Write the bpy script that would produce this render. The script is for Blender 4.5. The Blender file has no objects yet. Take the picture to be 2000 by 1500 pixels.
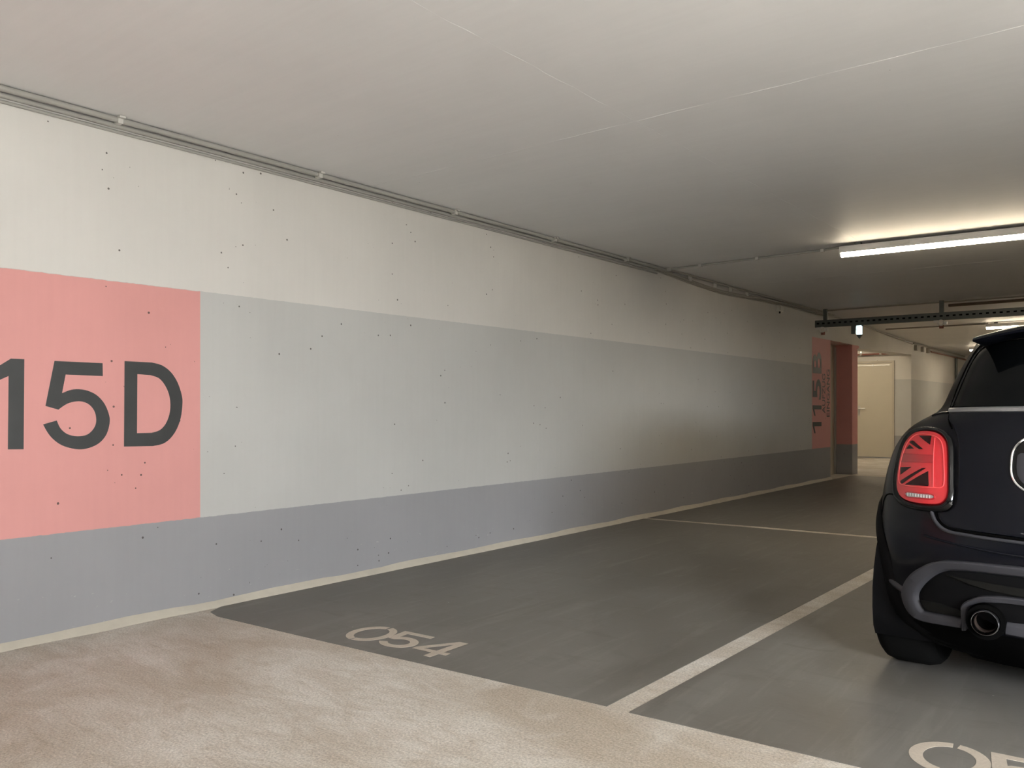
import bpy, bmesh, math, random
from mathutils import Vector, Matrix
random.seed(4)
scene = bpy.context.scene
C = scene.collection
CEIL = 2.46

# ---------------------------------------------------------------- camera
cam_data = bpy.data.cameras.new('camera')
cam = bpy.data.objects.new('camera', cam_data)
C.objects.link(cam)
cam.location = (4.02, 0.0, 1.06)
cam.rotation_euler = (math.radians(90), 0, math.radians(38.53))
cam_data.sensor_width = 36.0
cam_data.lens = 36.0 * 1620 / 2000
cam_data.shift_y = 48 / 2000
cam_data.clip_start = 0.02
scene.camera = cam

# ---------------------------------------------------------------- world, daylight, exposure
world = bpy.data.worlds.new('world')
scene.world = world
world.use_nodes = True
bg = world.node_tree.nodes['Background']
bg.inputs[0].default_value = (0.75, 0.85, 1.0, 1)
bg.inputs[1].default_value = 0.3

def area(name, loc, aim, sx, sy, power, col):
    l = bpy.data.lights.new(name, 'AREA')
    l.shape = 'RECTANGLE'; l.size = sx; l.size_y = sy
    l.energy = power; l.color = col
    o = bpy.data.objects.new(name, l)
    C.objects.link(o)
    o.location = loc
    o.rotation_euler = (Vector(aim) - Vector(loc)).to_track_quat('-Z', 'Y').to_euler()
    return o
# daylight added through an invented vehicle entrance in wall_right
area('added_sky_light', (14.0, -5.6, 3.65), (0, 6.5, 0.6), 5.0, 2.8, 3500, (0.93, 0.97, 1.0))
sun_data = bpy.data.lights.new('sun', 'SUN')
sun_data.energy = 62.0; sun_data.angle = math.radians(3); sun_data.color = (0.93, 0.97, 1.0)
sun = bpy.data.objects.new('sun', sun_data); C.objects.link(sun)
sun.rotation_euler = Vector((-1.0, 0.0, -math.tan(math.radians(33)))).to_track_quat('-Z', 'Y').to_euler()

vs = scene.view_settings
vs.view_transform = 'Standard'
vs.look = 'None'
vs.gamma = 1.0
vs.use_curve_mapping = False
vs.exposure = 0.0
LAMP_STRENGTH = 55.0        # warm tubes
NEUTRAL_STRENGTH = 11.0     # neutral white tubes, unseen, added over the lane

# ---------------------------------------------------------------- material helpers
def nodes_of(name):
    m = bpy.data.materials.new(name)
    m.use_nodes = True
    nt = m.node_tree
    return m, nt, nt.nodes['Principled BSDF']

def simple(name, col, rough=0.5, metal=0.0, coat=0.0, noise=0.0, scale=40.0, bump=0.0, emit=None, estr=0.0, spec=0.5):
    m, nt, b = nodes_of(name)
    b.inputs['Base Color'].default_value = (*col, 1)
    b.inputs['Roughness'].default_value = rough
    b.inputs['Metallic'].default_value = metal
    b.inputs['Coat Weight'].default_value = coat
    b.inputs['Coat Roughness'].default_value = 0.03
    b.inputs['Specular IOR Level'].default_value = spec
    if noise or bump:
        geo = nt.nodes.new('ShaderNodeNewGeometry')
        n = nt.nodes.new('ShaderNodeTexNoise')
        n.inputs['Scale'].default_value = scale
        n.inputs['Detail'].default_value = 5
        nt.links.new(geo.outputs['Position'], n.inputs['Vector'])
        if noise:
            mr = nt.nodes.new('ShaderNodeMapRange')
            mr.inputs['To Min'].default_value = 1 - noise
            mr.inputs['To Max'].default_value = 1 + noise
            nt.links.new(n.outputs['Fac'], mr.inputs['Value'])
            mx = nt.nodes.new('ShaderNodeVectorMath'); mx.operation = 'SCALE'
            mx.inputs[0].default_value = col
            nt.links.new(mr.outputs['Result'], mx.inputs['Scale'])
            nt.links.new(mx.outputs['Vector'], b.inputs['Base Color'])
        if bump:
            bp = nt.nodes.new('ShaderNodeBump')
            bp.inputs['Strength'].default_value = bump
            bp.inputs['Distance'].default_value = 0.01
            nt.links.new(n.outputs['Fac'], bp.inputs['Height'])
            nt.links.new(bp.outputs['Normal'], b.inputs['Normal'])
    if emit:
        b.inputs['Emission Color'].default_value = (*emit, 1)
        b.inputs['Emission Strength'].default_value = estr
    return m

class G:
    """small node-graph helper"""
    def __init__(s, nt): s.nt = nt
    def n(s, t, **kw):
        x = s.nt.nodes.new(t)
        for k, v in kw.items(): setattr(x, k, v)
        return x
    def link(s, a, b): s.nt.links.new(a, b)
    def math(s, op, a, b=None):
        x = s.n('ShaderNodeMath', operation=op)
        for i, v in enumerate((a, b)):
            if v is None: continue
            if isinstance(v, (int, float)): x.inputs[i].default_value = v
            else: s.link(v, x.inputs[i])
        return x.outputs[0]
    def gt(s, a, v): return s.math('GREATER_THAN', a, v)
    def lt(s, a, v): return s.math('LESS_THAN', a, v)
    def both(s, *a):
        r = a[0]
        for q in a[1:]: r = s.math('MULTIPLY', r, q)
        return r
    def mix(s, f, a, b):
        x = s.n('ShaderNodeMix', data_type='RGBA')
        if isinstance(f, (int, float)): x.inputs[0].default_value = f
        else: s.link(f, x.inputs[0])
        for i, v in ((6, a), (7, b)):
            if isinstance(v, tuple): x.inputs[i].default_value = (*v, 1)
            else: s.link(v, x.inputs[i])
        return x.outputs[2]
    def noise(s, vec, scale, detail=4, rough=0.5, dist=0.0):
        x = s.n('ShaderNodeTexNoise')
        x.inputs['Scale'].default_value = scale; x.inputs['Detail'].default_value = detail
        x.inputs['Roughness'].default_value = rough; x.inputs['Distortion'].default_value = dist
        s.link(vec, x.inputs['Vector'])
        return x.outputs['Fac']
    def ramp(s, v, lo, hi, a=0.0, b=1.0):
        x = s.n('ShaderNodeMapRange')
        x.inputs['From Min'].default_value = lo; x.inputs['From Max'].default_value = hi
        x.inputs['To Min'].default_value = a; x.inputs['To Max'].default_value = b
        s.link(v, x.inputs['Value'])
        return x.outputs['Result']
    def scaled(s, vec, sc):
        x = s.n('ShaderNodeVectorMath', operation='MULTIPLY')
        s.link(vec, x.inputs[0]); x.inputs[1].default_value = sc
        return x.outputs[0]
    def tint(s, col, fac):
        x = s.n('ShaderNodeVectorMath', operation='SCALE')
        s.link(col, x.inputs[0]); s.link(fac, x.inputs['Scale'])
        return x.outputs[0]

WHITE = (0.69, 0.67, 0.635); MIDGREY = (0.545, 0.545, 0.53); LOWGREY = (0.335, 0.335, 0.35); PINK = (0.72, 0.345, 0.325)
def wall_material():
    m, nt, b = nodes_of('painted_concrete_wall')
    g = G(nt)
    geo = g.n('ShaderNodeNewGeometry'); pos = geo.outputs['Position']
    sx = g.n('ShaderNodeSeparateXYZ'); g.link(pos, sx.inputs[0])
    y, z = sx.outputs[1], sx.outputs[2]
    zz = g.math('ADD', z, g.ramp(g.noise(pos, 30, 2), 0.3, 0.7, -0.0015, 0.0015))
    col = g.mix(g.lt(zz, 1.68), WHITE, MIDGREY)
    p1 = g.both(g.lt(y, 2.403), g.gt(y, 0.2), g.lt(zz, 1.678))
    p2 = g.both(g.lt(y, 14.2), g.gt(y, 11.915), g.lt(zz, 2.086))
    col = g.mix(g.math('MAXIMUM', p1, p2), col, PINK)
    col = g.mix(g.lt(zz, 0.484), col, LOWGREY)
    # paint mottling and roller streaks
    col = g.tint(col, g.ramp(g.noise(pos, 1.3, 5, 0.6), 0.25, 0.75, 0.95, 1.05))
    col = g.tint(col, g.ramp(g.noise(g.scaled(pos, (1, 22, 1.2)), 1.5, 3), 0.2, 0.8, 0.985, 1.015))
    # air-bubble holes in the concrete, clustered
    vo = g.n('ShaderNodeTexVoronoi'); vo.inputs['Scale'].default_value = 24; vo.inputs['Randomness'].default_value = 1
    g.link(pos, vo.inputs['Vector'])
    sc = g.n('ShaderNodeSeparateColor'); g.link(vo.outputs['Color'], sc.inputs[0])
    size = g.ramp(g.math('POWER', sc.outputs[0], 3.0), 0, 1, 0.045, 0.14)
    dot = g.math('LESS_THAN', vo.outputs['Distance'], size)
    clus = g.gt(g.noise(pos, 1.7, 3), 0.555)
    pick = g.gt(sc.outputs[1], 0.60)
    rare = g.gt(sc.outputs[2], 0.93)
    hole = g.both(dot, g.math('MAXIMUM', g.both(clus, pick), rare))
    col = g.mix(g.math('MULTIPLY', hole, 0.85), col, (0.06, 0.05, 0.045))
    # scuffs low down by the skirting
    sm = g.both(g.lt(z, 0.22), g.gt(g.noise(g.scaled(pos, (1, 6, 14)), 3.0, 6, 0.7), 0.66))
    col = g.mix(g.math('MULTIPLY', sm, 0.35), col, (0.62, 0.60, 0.57))
    g.link(col, b.inputs['Base Color'])
    b.inputs['Roughness'].default_value = 0.62
    b.inputs['Specular IOR Level'].default_value = 0.3
    bp = g.n('ShaderNodeBump'); bp.inputs['Strength'].default_value = 0.25; bp.inputs['Distance'].default_value = 0.006
    h = g.math('SUBTRACT', g.noise(pos, 9, 6, 0.55), g.math('MULTIPLY', hole, 0.8))
    g.link(h, bp.inputs['Height']); g.link(bp.outputs[0], b.inputs['Normal'])
    return m

def ceiling_material():
    m, nt, b = nodes_of('white_concrete_ceiling')
    g = G(nt)
    geo = g.n('ShaderNodeNewGeometry'); pos = geo.outputs['Position']
    col = g.mix(g.ramp(g.noise(pos, 0.8, 5, 0.6), 0.3, 0.7), (0.70, 0.695, 0.69), (0.76, 0.755, 0.75))
    sp = g.noise(g.scaled(pos, (0.5, 14, 1)), 2.2, 5, 0.6)
    col = g.tint(col, g.ramp(sp, 0.3, 0.7, 0.985, 1.015))
    vo = g.n('ShaderNodeTexVoronoi'); vo.inputs['Scale'].default_value = 9; g.link(pos, vo.inputs['Vector'])
    sc = g.n('ShaderNodeSeparateColor'); g.link(vo.outputs['Color'], sc.inputs[0])
    dot = g.both(g.lt(vo.outputs['Distance'], 0.03), g.gt(sc.outputs[1], 0.9))
    col = g.mix(g.math('MULTIPLY', dot, 0.6), col, (0.2, 0.18, 0.16))
    g.link(col, b.inputs['Base Color'])
    b.inputs['Roughness'].default_value = 0.55
    b.inputs['Specular IOR Level'].default_value = 0.35
    bp = g.n('ShaderNodeBump'); bp.inputs['Strength'].default_value = 0.25; bp.inputs['Distance'].default_value = 0.01
    g.link(g.noise(g.scaled(pos, (1, 2.5, 1)), 2.0, 6, 0.5), bp.inputs['Height']); g.link(bp.outputs[0], b.inputs['Normal'])
    return m

def concrete_floor_material(name='bare_concrete_floor'):
    m, nt, b = nodes_of(name)
    g = G(nt)
    geo = g.n('ShaderNodeNewGeometry'); pos = geo.outputs['Position']
    big = g.noise(g.scaled(pos, (1.0, 1.7, 1)), 0.9, 6, 0.6, 0.6)
    col = g.mix(g.ramp(big, 0.36, 0.62), (0.46, 0.405, 0.335), (0.65, 0.62, 0.57))
    med = g.noise(g.scaled(pos, (1.0, 2.2, 1)), 3.2, 6, 0.65, 1.2)
    col = g.mix(g.ramp(med, 0.45, 0.72, 0.0, 0.55), col, (0.42, 0.35, 0.275))
    streak = g.noise(g.scaled(pos, (1.2, 4.5, 1)), 5.5, 7, 0.7, 1.6)
    col = g.mix(g.ramp(streak, 0.5, 0.74, 0.0, 0.5), col, (0.36, 0.295, 0.225))
    pale = g.noise(g.scaled(pos, (1.4, 1.0, 1)), 2.1, 5, 0.6, 0.9)
    col = g.mix(g.ramp(pale, 0.55, 0.72, 0.0, 0.55), col, (0.70, 0.68, 0.64))
    fine = g.noise(pos, 120, 3, 0.75)
    col = g.tint(col, g.ramp(fine, 0.25, 0.75, 0.55, 1.45))
    g.link(col, b.inputs['Base Color'])
    b.inputs['Roughness'].default_value = 0.6
    b.inputs['Specular IOR Level'].default_value = 0.35
    bp = g.n('ShaderNodeBump'); bp.inputs['Strength'].default_value = 0.5; bp.inputs['Distance'].default_value = 0.004
    h = g.math('ADD', fine, g.math('MULTIPLY', g.noise(g.scaled(pos, (1, 3, 1)), 14, 5), 1.0))
    g.link(h, bp.inputs['Height']); g.link(bp.outputs[0], b.inputs['Normal'])
    return m

def coating_material():
    m, nt, b = nodes_of('grey_floor_coating')
    g = G(nt)
    geo = g.n('ShaderNodeNewGeometry'); pos = geo.outputs['Position']
    big = g.noise(g.scaled(pos, (1.6, 0.7, 1)), 1.1, 5, 0.6, 0.8)
    col = g.mix(g.ramp(big, 0.32, 0.68), (0.128, 0.118, 0.104), (0.190, 0.181, 0.168))
    st = g.noise(g.scaled(pos, (7.0, 0.8, 1)), 1.6, 6, 0.7, 0.5)
    col = g.mix(g.ramp(st, 0.52, 0.75, 0, 0.35), col, (0.30, 0.285, 0.255))
    st2 = g.noise(g.scaled(pos, (2.0, 5.0, 1)), 1.9, 5, 0.6, 0.5)
    col = g.mix(g.ramp(st2, 0.55, 0.75, 0, 0.45), col, (0.11, 0.098, 0.085))
    vo = g.n('ShaderNodeTexVoronoi'); vo.inputs['Scale'].default_value = 12; g.link(pos, vo.inputs['Vector'])
    sc = g.n('ShaderNodeSeparateColor'); g.link(vo.outputs['Color'], sc.inputs[0])
    dot = g.both(g.lt(vo.outputs['Distance'], 0.045), g.gt(sc.outputs[1], 0.93))
    col = g.mix(dot, col, (0.45, 0.42, 0.38))
    g.link(col, b.inputs['Base Color'])
    g.link(g.ramp(big, 0.3, 0.7, 0.42, 0.58), b.inputs['Roughness'])
    bp = g.n('ShaderNodeBump'); bp.inputs['Strength'].default_value = 0.2; bp.inputs['Distance'].default_value = 0.003
    g.link(g.noise(pos, 60, 4, 0.6), bp.inputs['Height']); g.link(bp.outputs[0], b.inputs['Normal'])
    return m

M = {}
M['wall'] = wall_material()
M['ceiling'] = ceiling_material()
M['floor'] = concrete_floor_material()
M['coating'] = coating_material()
M['stencil'] = simple('stencilled_number_paint', (0.50, 0.44, 0.37), 0.6, noise=0.22, scale=160)
M['letter'] = simple('charcoal_wall_lettering', (0.050, 0.053, 0.055), 0.5, noise=0.22, scale=7)
M['cove'] = simple('beige_skirting_mortar', (0.55, 0.51, 0.43), 0.7, noise=0.12, scale=14, bump=0.4)
M['conduit'] = simple('pale_grey_plastic_conduit', (0.37, 0.36, 0.33), 0.45, noise=0.05, scale=4)
M['cable'] = simple('grey_cable_sheath', (0.34, 0.32, 0.28), 0.45)
M['clip'] = simple('light_grey_clip', (0.60, 0.59, 0.55), 0.45)
M['housing'] = simple('white_lamp_housing', (0.72, 0.71, 0.69), 0.4)
M['diffuser'] = simple('lit_lamp_diffuser', (0.9, 0.88, 0.82), 0.4, emit=(1.0, 0.84, 0.61), estr=LAMP_STRENGTH)
M['diffuser_added'] = simple('added_lamp_diffuser', (0.9, 0.9, 0.88), 0.4, emit=(1.0, 0.955, 0.90), estr=NEUTRAL_STRENGTH)
M['galv'] = simple('dark_galvanised_steel', (0.115, 0.125, 0.12), 0.45, 0.6, noise=0.15, scale=30)
M['redpipe'] = simple('red_primer_pipe', (0.27, 0.105, 0.075), 0.5)
M['brownpipe'] = simple('brownish_pipe', (0.16, 0.115, 0.08), 0.5)
M['exitlit'] = simple('lit_lantern_panel', (0.8, 0.85, 0.85), 0.4, emit=(0.75, 0.97, 1.0), estr=2.2)
M['door'] = simple('cream_steel_door', (0.62, 0.57, 0.47), 0.38, noise=0.03, scale=5)
M['doorframe'] = simple('cream_door_frame', (0.55, 0.50, 0.41), 0.45)
M['steel'] = simple('brushed_steel', (0.62, 0.61, 0.59), 0.3, 0.9)
M['black'] = simple('matt_black_plastic', (0.005, 0.005, 0.0055), 0.7, spec=0.06)
M['gap'] = simple('panel_gap_black', (0.002, 0.002, 0.002), 0.9, spec=0.03)
M['paint'] = simple('midnight_black_car_paint', (0.0042, 0.0047, 0.0075), 0.3, 0.0, 0.34, spec=0.04)
M['gloss'] = simple('gloss_black_trim', (0.003, 0.003, 0.0035), 0.16, coat=0.25, spec=0.2)
M['glass'] = simple('tinted_window_glass', (0.0025, 0.003, 0.0033), 0.04, spec=0.12)
M['skirt'] = simple('grey_bumper_trim', (0.042, 0.042, 0.049), 0.5, spec=0.25)
M['insert'] = simple('dusty_black_insert', (0.008, 0.0078, 0.0072), 0.6, noise=0.6, scale=60, spec=0.12)
M['chrome'] = simple('chrome', (0.82, 0.83, 0.85), 0.08, 1.0)
M['satin'] = simple('satin_grey_strip', (0.33, 0.33, 0.34), 0.35, 0.7)
M['lens'] = simple('red_lamp_lens', (0.66, 0.026, 0.036), 0.22, coat=0.6)
M['lensdark'] = simple('deep_red_lens_band', (0.44, 0.020, 0.028), 0.22, coat=0.6)
M['lensflag'] = simple('smoked_flag_panel', (0.022, 0.002, 0.003), 0.25, coat=0.25, spec=0.2)
M['lensedge'] = simple('bright_red_lens_rim', (0.95, 0.09, 0.10), 0.25, coat=1.0)
M['clear'] = simple('clear_reverse_lamp', (0.42, 0.40, 0.40), 0.15, 0.3, 1.0)
M['tyre'] = simple('tyre_rubber', (0.006, 0.006, 0.006), 0.85, spec=0.08)
M['rim'] = simple('dark_alloy_rim', (0.10, 0.10, 0.105), 0.35, 0.8)
M['plate'] = simple('white_number_plate', (0.62, 0.62, 0.60), 0.4)
M['bore'] = simple('dark_pipe_inside', (0.035, 0.022, 0.016), 0.7)  # dark brown for the bore of the tailpipe

# ---------------------------------------------------------------- mesh helpers
def link_mesh(name, verts, faces, mat, parent=None, smooth=False):
    me = bpy.data.meshes.new(name)
    me.from_pydata([tuple(v) for v in verts], [], faces)
    me.update()
    bm = bmesh.new(); bm.from_mesh(me)
    bmesh.ops.recalc_face_normals(bm, faces=bm.faces)
    bm.to_mesh(me); bm.free()
    me.materials.append(mat)
    if smooth:
        for p in me.polygons: p.use_smooth = True
        me.set_sharp_from_angle(angle=math.radians(38))
    o = bpy.data.objects.new(name, me)
    C.objects.link(o)
    if parent: o.parent = parent
    return o

def tag(o, label=None, cat=None, group=None, kind=None):
    if label: o['label'] = label
    if cat: o['category'] = cat
    if group: o['group'] = group
    if kind: o['kind'] = kind
    return o

def empty(name, loc=(0, 0, 0), rz=0.0):
    o = bpy.data.objects.new(name, None)
    o.empty_display_size = 0.1
    C.objects.link(o)
    o.location = loc; o.rotation_euler = (0, 0, rz)
    return o

class MB:
    def __init__(s): s.v = []; s.f = []
    def add(s, v, f):
        k = len(s.v); s.v += [tuple(p) for p in v]; s.f += [[i + k for i in q] for q in f]
    def box(s, a, b):
        x0, y0, z0 = a; x1, y1, z1 = b
        s.add([(x0, y0, z0), (x1, y0, z0), (x1, y1, z0), (x0, y1, z0), (x0, y0, z1), (x1, y0, z1), (x1, y1, z1), (x0, y1, z1)],
              [(0, 3, 2, 1), (4, 5, 6, 7), (0, 1, 5, 4), (1, 2, 6, 5), (2, 3, 7, 6), (3, 0, 4, 7)])
        return s
    def prism(s, poly, axis, a, b):
        """poly in the two other axes, extruded a..b along axis"""
        def P(p, t):
            return {0: (t, p[0], p[1]), 1: (p[0], t, p[1]), 2: (p[0], p[1], t)}[axis]
        n = len(poly)
        s.add([P(p, a) for p in poly] + [P(p, b) for p in poly],
              [list(range(n))[::-1], list(range(n, 2 * n))] + [(i, (i + 1) % n, n + (i + 1) % n, n + i) for i in range(n)])
        return s
    def tube(s, pts, r, seg=10, closed=False, cap=True):
        pts = [Vector(p) for p in pts]; n = len(pts)
        rs = r if isinstance(r, (list, tuple)) else [r] * n
        rings = []; prev = None
        for i, p in enumerate(pts):
            a = pts[(i - 1) % n] if (closed or i > 0) else p
            b = pts[(i + 1) % n] if (closed or i < n - 1) else p
            t = (b - a).normalized()
            if prev is None:
                up = Vector((0, 0, 1)) if abs(t.z) < 0.9 else Vector((1, 0, 0))
                u = t.cross(up).normalized()
            else:
                u = (prev - t * prev.dot(t)).normalized()
            w = t.cross(u); prev = u
            rings.append([p + (u * math.cos(2 * math.pi * k / seg) + w * math.sin(2 * math.pi * k / seg)) * rs[i] for k in range(seg)])
        v = [q for ring in rings for q in ring]; f = []
        m = n if closed else n - 1
        for i in range(m):
            j = (i + 1) % n
            for k in range(seg):
                f.append((i * seg + k, i * seg + (k + 1) % seg, j * seg + (k + 1) % seg, j * seg + k))
        if cap and not closed:
            f.append(list(range(seg))[::-1]); f.append([(n - 1) * seg + k for k in range(seg)])
        s.add(v, f)
        return s
    def lathe(s, prof, c, axis=0, seg=32):
        """prof: (radius, along) pairs, revolved about an axis through c"""
        v = []; n = len(prof)
        for k in range(seg):
            a = 2 * math.pi * k / seg
            for r, t in prof:
                p = [0, 0, 0]; p[axis] = c[axis] + t
                o = [i for i in range(3) if i != axis]
                p[o[0]] = c[o[0]] + r * math.cos(a); p[o[1]] = c[o[1]] + r * math.sin(a)
                v.append(p)
        f = [(k * n + i, k * n + i + 1, ((k + 1) % seg) * n + i + 1, ((k + 1) % seg) * n + i) for k in range(seg) for i in range(n - 1)]
        s.add(v, f)
        return s
    def build(s, name, mat, parent=None, smooth=False):
        return link_mesh(name, s.v, s.f, mat, parent, smooth)

def catmull(pts, sub=6, closed=False):
    n = len(pts); out = []
    for i in range(n if closed else n - 1):
        P = [pts[(i + d) % n] if closed else pts[min(max(i + d, 0), n - 1)] for d in (-1, 0, 1, 2)]
        for k in range(sub):
            t = k / sub
            out.append(tuple(0.5 * (2 * P[1][j] + (-P[0][j] + P[2][j]) * t + (2 * P[0][j] - 5 * P[1][j] + 4 * P[2][j] - P[3][j]) * t * t
                       + (-P[0][j] + 3 * P[1][j] - 3 * P[2][j] + P[3][j]) * t ** 3) for j in range(len(pts[0]))))
    if not closed: out.append(tuple(pts[-1]))
    return out

def flat_shape(name, outlines, to3, thick, mat, parent):
    """filled outline with holes (2-D curve), turned to a thin solid and mapped into the world"""
    cu = bpy.data.curves.new(name, 'CURVE'); cu.dimensions = '2D'; cu.fill_mode = 'BOTH'
    cu.extrude = thick / 2
    for o in outlines:
        sp = cu.splines.new('POLY'); sp.points.add(len(o) - 1); sp.use_cyclic_u = True
        for i, p in enumerate(o): sp.points[i].co = (p[0], p[1], 0, 1)
    return curve_to_mesh(name, cu, to3, mat, parent)

def curve_to_mesh(name, cu, to3, mat, parent):
    tmp = bpy.data.objects.new('tmp', cu); C.objects.link(tmp)
    dg = bpy.context.evaluated_depsgraph_get()
    me = bpy.data.meshes.new_from_object(tmp.evaluated_get(dg))
    bpy.data.objects.remove(tmp)
    me.name = name
    for v in me.vertices: v.co = to3(v.co)
    me.materials.clear(); me.materials.append(mat)
    bm = bmesh.new(); bm.from_mesh(me); bmesh.ops.recalc_face_normals(bm, faces=bm.faces); bm.to_mesh(me); bm.free()
    o = bpy.data.objects.new(name, me); C.objects.link(o)
    if parent: o.parent = parent
    return o
PART_Y = 4.6
# ---------------------------------------------------------------- the garage shell
def struct(name, mb, mat):
    return tag(mb.build(name, mat), kind='structure')

YB, YF, XR = -11.0, 24.6, 8.2
floor = struct('floor', MB().box((-3.2, YB, -0.2), (15, YF + 0.3, 0)), M['floor'])
ceiling = struct('ceiling', MB().box((-3.2, YB, CEIL), (XR + 0.3, YF + 0.3, CEIL + 0.25)), M['ceiling'])
# formwork joints across the ceiling
for yj, x1 in ((3.535, 8.2), (1.10, 8.2), (9.0, 8.2)):
    j = MB(); pts = []
    n = 60
    for i in range(n + 1):
        x = 0.0 + (x1) * i / n
        pts.append((x, yj + 0.002 * math.sin(i * 2.3) + 0.0015 * math.sin(i * 5.1), CEIL))
    j.tube(pts, [0.0010 + 0.0008 * math.sin(i * 1.7) for i in range(n + 1)], 6)
    j.build('formwork_joint', M['ceiling'], ceiling)

pts = [(1.975 + 0.004 * math.sin(i * 1.9), 1.6 + 0.1 * i, CEIL) for i in range(60)]
MB().tube(pts, [0.0006 + 0.0005 * math.sin(i * 2.1) for i in range(60)], 6).build('formwork_joint', M['ceiling'], ceiling)
w = MB()
w.box((-0.29, YB, 0), (0, 12.73, CEIL))                               # long wall beside bay 054
w.box((-0.29, 12.73, 2.086), (0, 14.10, CEIL))                        # over the lift niche
w.box((-0.29, 13.81, 0), (0, 14.10, 2.086))                           # pier between niche and passage
w.add([(0, 14.10, 2.045), (-0.285, 18.9, 2.20), (-0.285, 18.9, CEIL), (0, 14.10, CEIL), (-0.29, 14.10, 2.045), (-0.57, 18.9, 2.20), (-0.57, 18.9, CEIL), (-0.29, 14.10, CEIL)],
      [(0, 1, 2, 3), (4, 7, 6, 5), (0, 4, 5, 1), (3, 2, 6, 7), (0, 3, 7, 4), (1, 5, 6, 2)])      # beam over the passage, slightly askew
wall_left = struct('wall_left', w, M['wall'])
struct('wall_lift_back', MB().box((-0.5, 12.4, 0), (-0.33, 14.1, CEIL)), M['wall'])
w = MB()
w.box((-3.0, 18.9, 0), (-1.46, 19.1, CEIL)); w.box((-0.614, 18.9, 0), (-0.285, 19.1, CEIL)); w.box((-1.46, 18.9, 2.085), (-0.614, 19.1, CEIL))
struct('wall_passage_end', w, M['wall'])
struct('wall_passage_side', MB().box((-3.2, 12.4, 0), (-3.0, 19.1, CEIL)), M['wall'])
struct('wall_passage_near', MB().box((-3.0, 14.10, 0), (-0.29, 14.22, CEIL)), M['wall'])
struct('wall_left_far', MB().box((-0.49, 19.1, 0), (-0.285, YF, CEIL)), M['wall'])
struct('wall_far', MB().box((-0.49, YF, 0), (XR, YF + 0.2, CEIL)), M['wall'])
struct('wall_back', MB().box((-0.29, YB - 0.2, 0), (XR, YB, CEIL)), M['wall'])
w = MB()
w.box((XR, YB, 0), (XR + 0.2, -2.9, CEIL)); w.box((XR, 2.1, 0), (XR + 0.2, YF, CEIL)); w.box((XR, -2.9, 2.3), (XR + 0.2, 2.1, CEIL))  # unseen wall, with an entrance opening invented to let daylight in
struct('wall_right', w, M['wall'])
struct('wall_added_partition', MB().box((5.15, PART_Y, 0), (5.35, 11.4, CEIL)), M['wall'])  # unseen wall added to cut off the daylight deeper along wall_left

# mortar cove between wall and floor
def cove(name, y0, y1, x0=0.0):
    n = int((y1 - y0) / 0.12); v = []; f = []
    for i in range(n + 1):
        y = y0 + (y1 - y0) * i / n
        a = 0.036 + 0.006 * math.sin(i * 1.31) + random.uniform(-.003, .003)
        h = 0.034 + 0.004 * math.sin(i * 0.77) + random.uniform(-.002, .002)
        v += [(x0, y, h), (x0 + a * 0.35, y, h * 0.72), (x0 + a, y, 0.0), (x0, y, 0.0)]
    for i in range(n):
        for k in range(3):
            f.append((i * 4 + k, i * 4 + k + 1, (i + 1) * 4 + k + 1, (i + 1) * 4 + k))
    tag(link_mesh(name, v, f, M['cove'], None, True), kind='structure')
cove('baseboard_left', YB, 12.73)

# grey coating of the parking bays: the bare strips left between them are the bay lines
def coat(poly, name='bay_coating'):
    return MB().prism(poly, 2, 0.0, 0.0016).build(name, M['coating'], floor)
coat([(0.040, 2.50), (0.10, 2.40), (0.21, 2.372), (0.9, 2.412), (2.446, 2.518), (2.466, 5.9), (2.47, 7.18), (1.2, 7.11), (0.045, 7.02)])
coat([(2.537, 2.515), (3.24, 2.552), (5.0, 2.66), (5.1, 2.68), (5.1, 7.3), (2.58, 7.195), (2.57, 5.6)])
coat([(0.045, 7.10), (1.2, 7.20), (2.5, 7.27), (5.1, 7.38), (5.1, 13.3), (1.2, 13.75), (0.045, 13.6), (0.045, 9.0)])

# ------------------------------------------------ floor numbers 054 and 055 (bare concrete stencilled out of the coating)
def ell(cx, cy, rx, ry, a0, a1, n=22):
    return [(cx + rx * math.cos(math.radians(a0 + (a1 - a0) * i / n)), cy + ry * math.sin(math.radians(a0 + (a1 - a0) * i / n))) for i in range(n + 1)]
zc = (1.073, 2.642)
half_l = ell(*zc, 0.110, 0.127, 94, 262) + ell(*zc, 0.071, 0.093, 262, 94)
half_r = ell(*zc, 0.110, 0.127, -92, 84) + ell(*zc, 0.071, 0.093, 84, -92)
five = [(1.168, 2.768), (1.352, 2.776), (1.354, 2.744), (1.212, 2.738), (1.222, 2.680)] + \
       ell(1.276, 2.618, 0.098, 0.080, 118, -150, 24) + ell(1.276, 2.618, 0.055, 0.046, -150, 118, 20) + [(1.222, 2.638), (1.186, 2.640)]
four = [(1.545, 2.788), (1.497, 2.785), (1.390, 2.612), (1.392, 2.585), (1.505, 2.590), (1.507, 2.535), (1.545, 2.536), (1.544, 2.592), (1.582, 2.594), (1.582, 2.624), (1.545, 2.622)]
four_in = [(1.506, 2.740), (1.506, 2.620), (1.430, 2.616)]
def fl(dx, dy, rot):
    c, s = math.cos(rot), math.sin(rot)
    return lambda p: Vector((zc[0] + dx + (p[0] - zc[0]) * c - (p[1] - zc[1]) * s, zc[1] + dy + (p[0] - zc[0]) * s + (p[1] - zc[1]) * c, 0.0021 + p[2]))
a, b2 = fl(0, 0, 0.02), fl(2.418, 0.148, 0.03)
def sh(pl, d): return [(p[0] + d, p[1]) for p in pl]
flat_shape('digit_zero', [half_l, half_r], a, 0.001, M['stencil'], floor)
flat_shape('digit_five', [five], a, 0.001, M['stencil'], floor)
flat_shape('digit_four', [four, four_in], a, 0.001, M['stencil'], floor)
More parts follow.
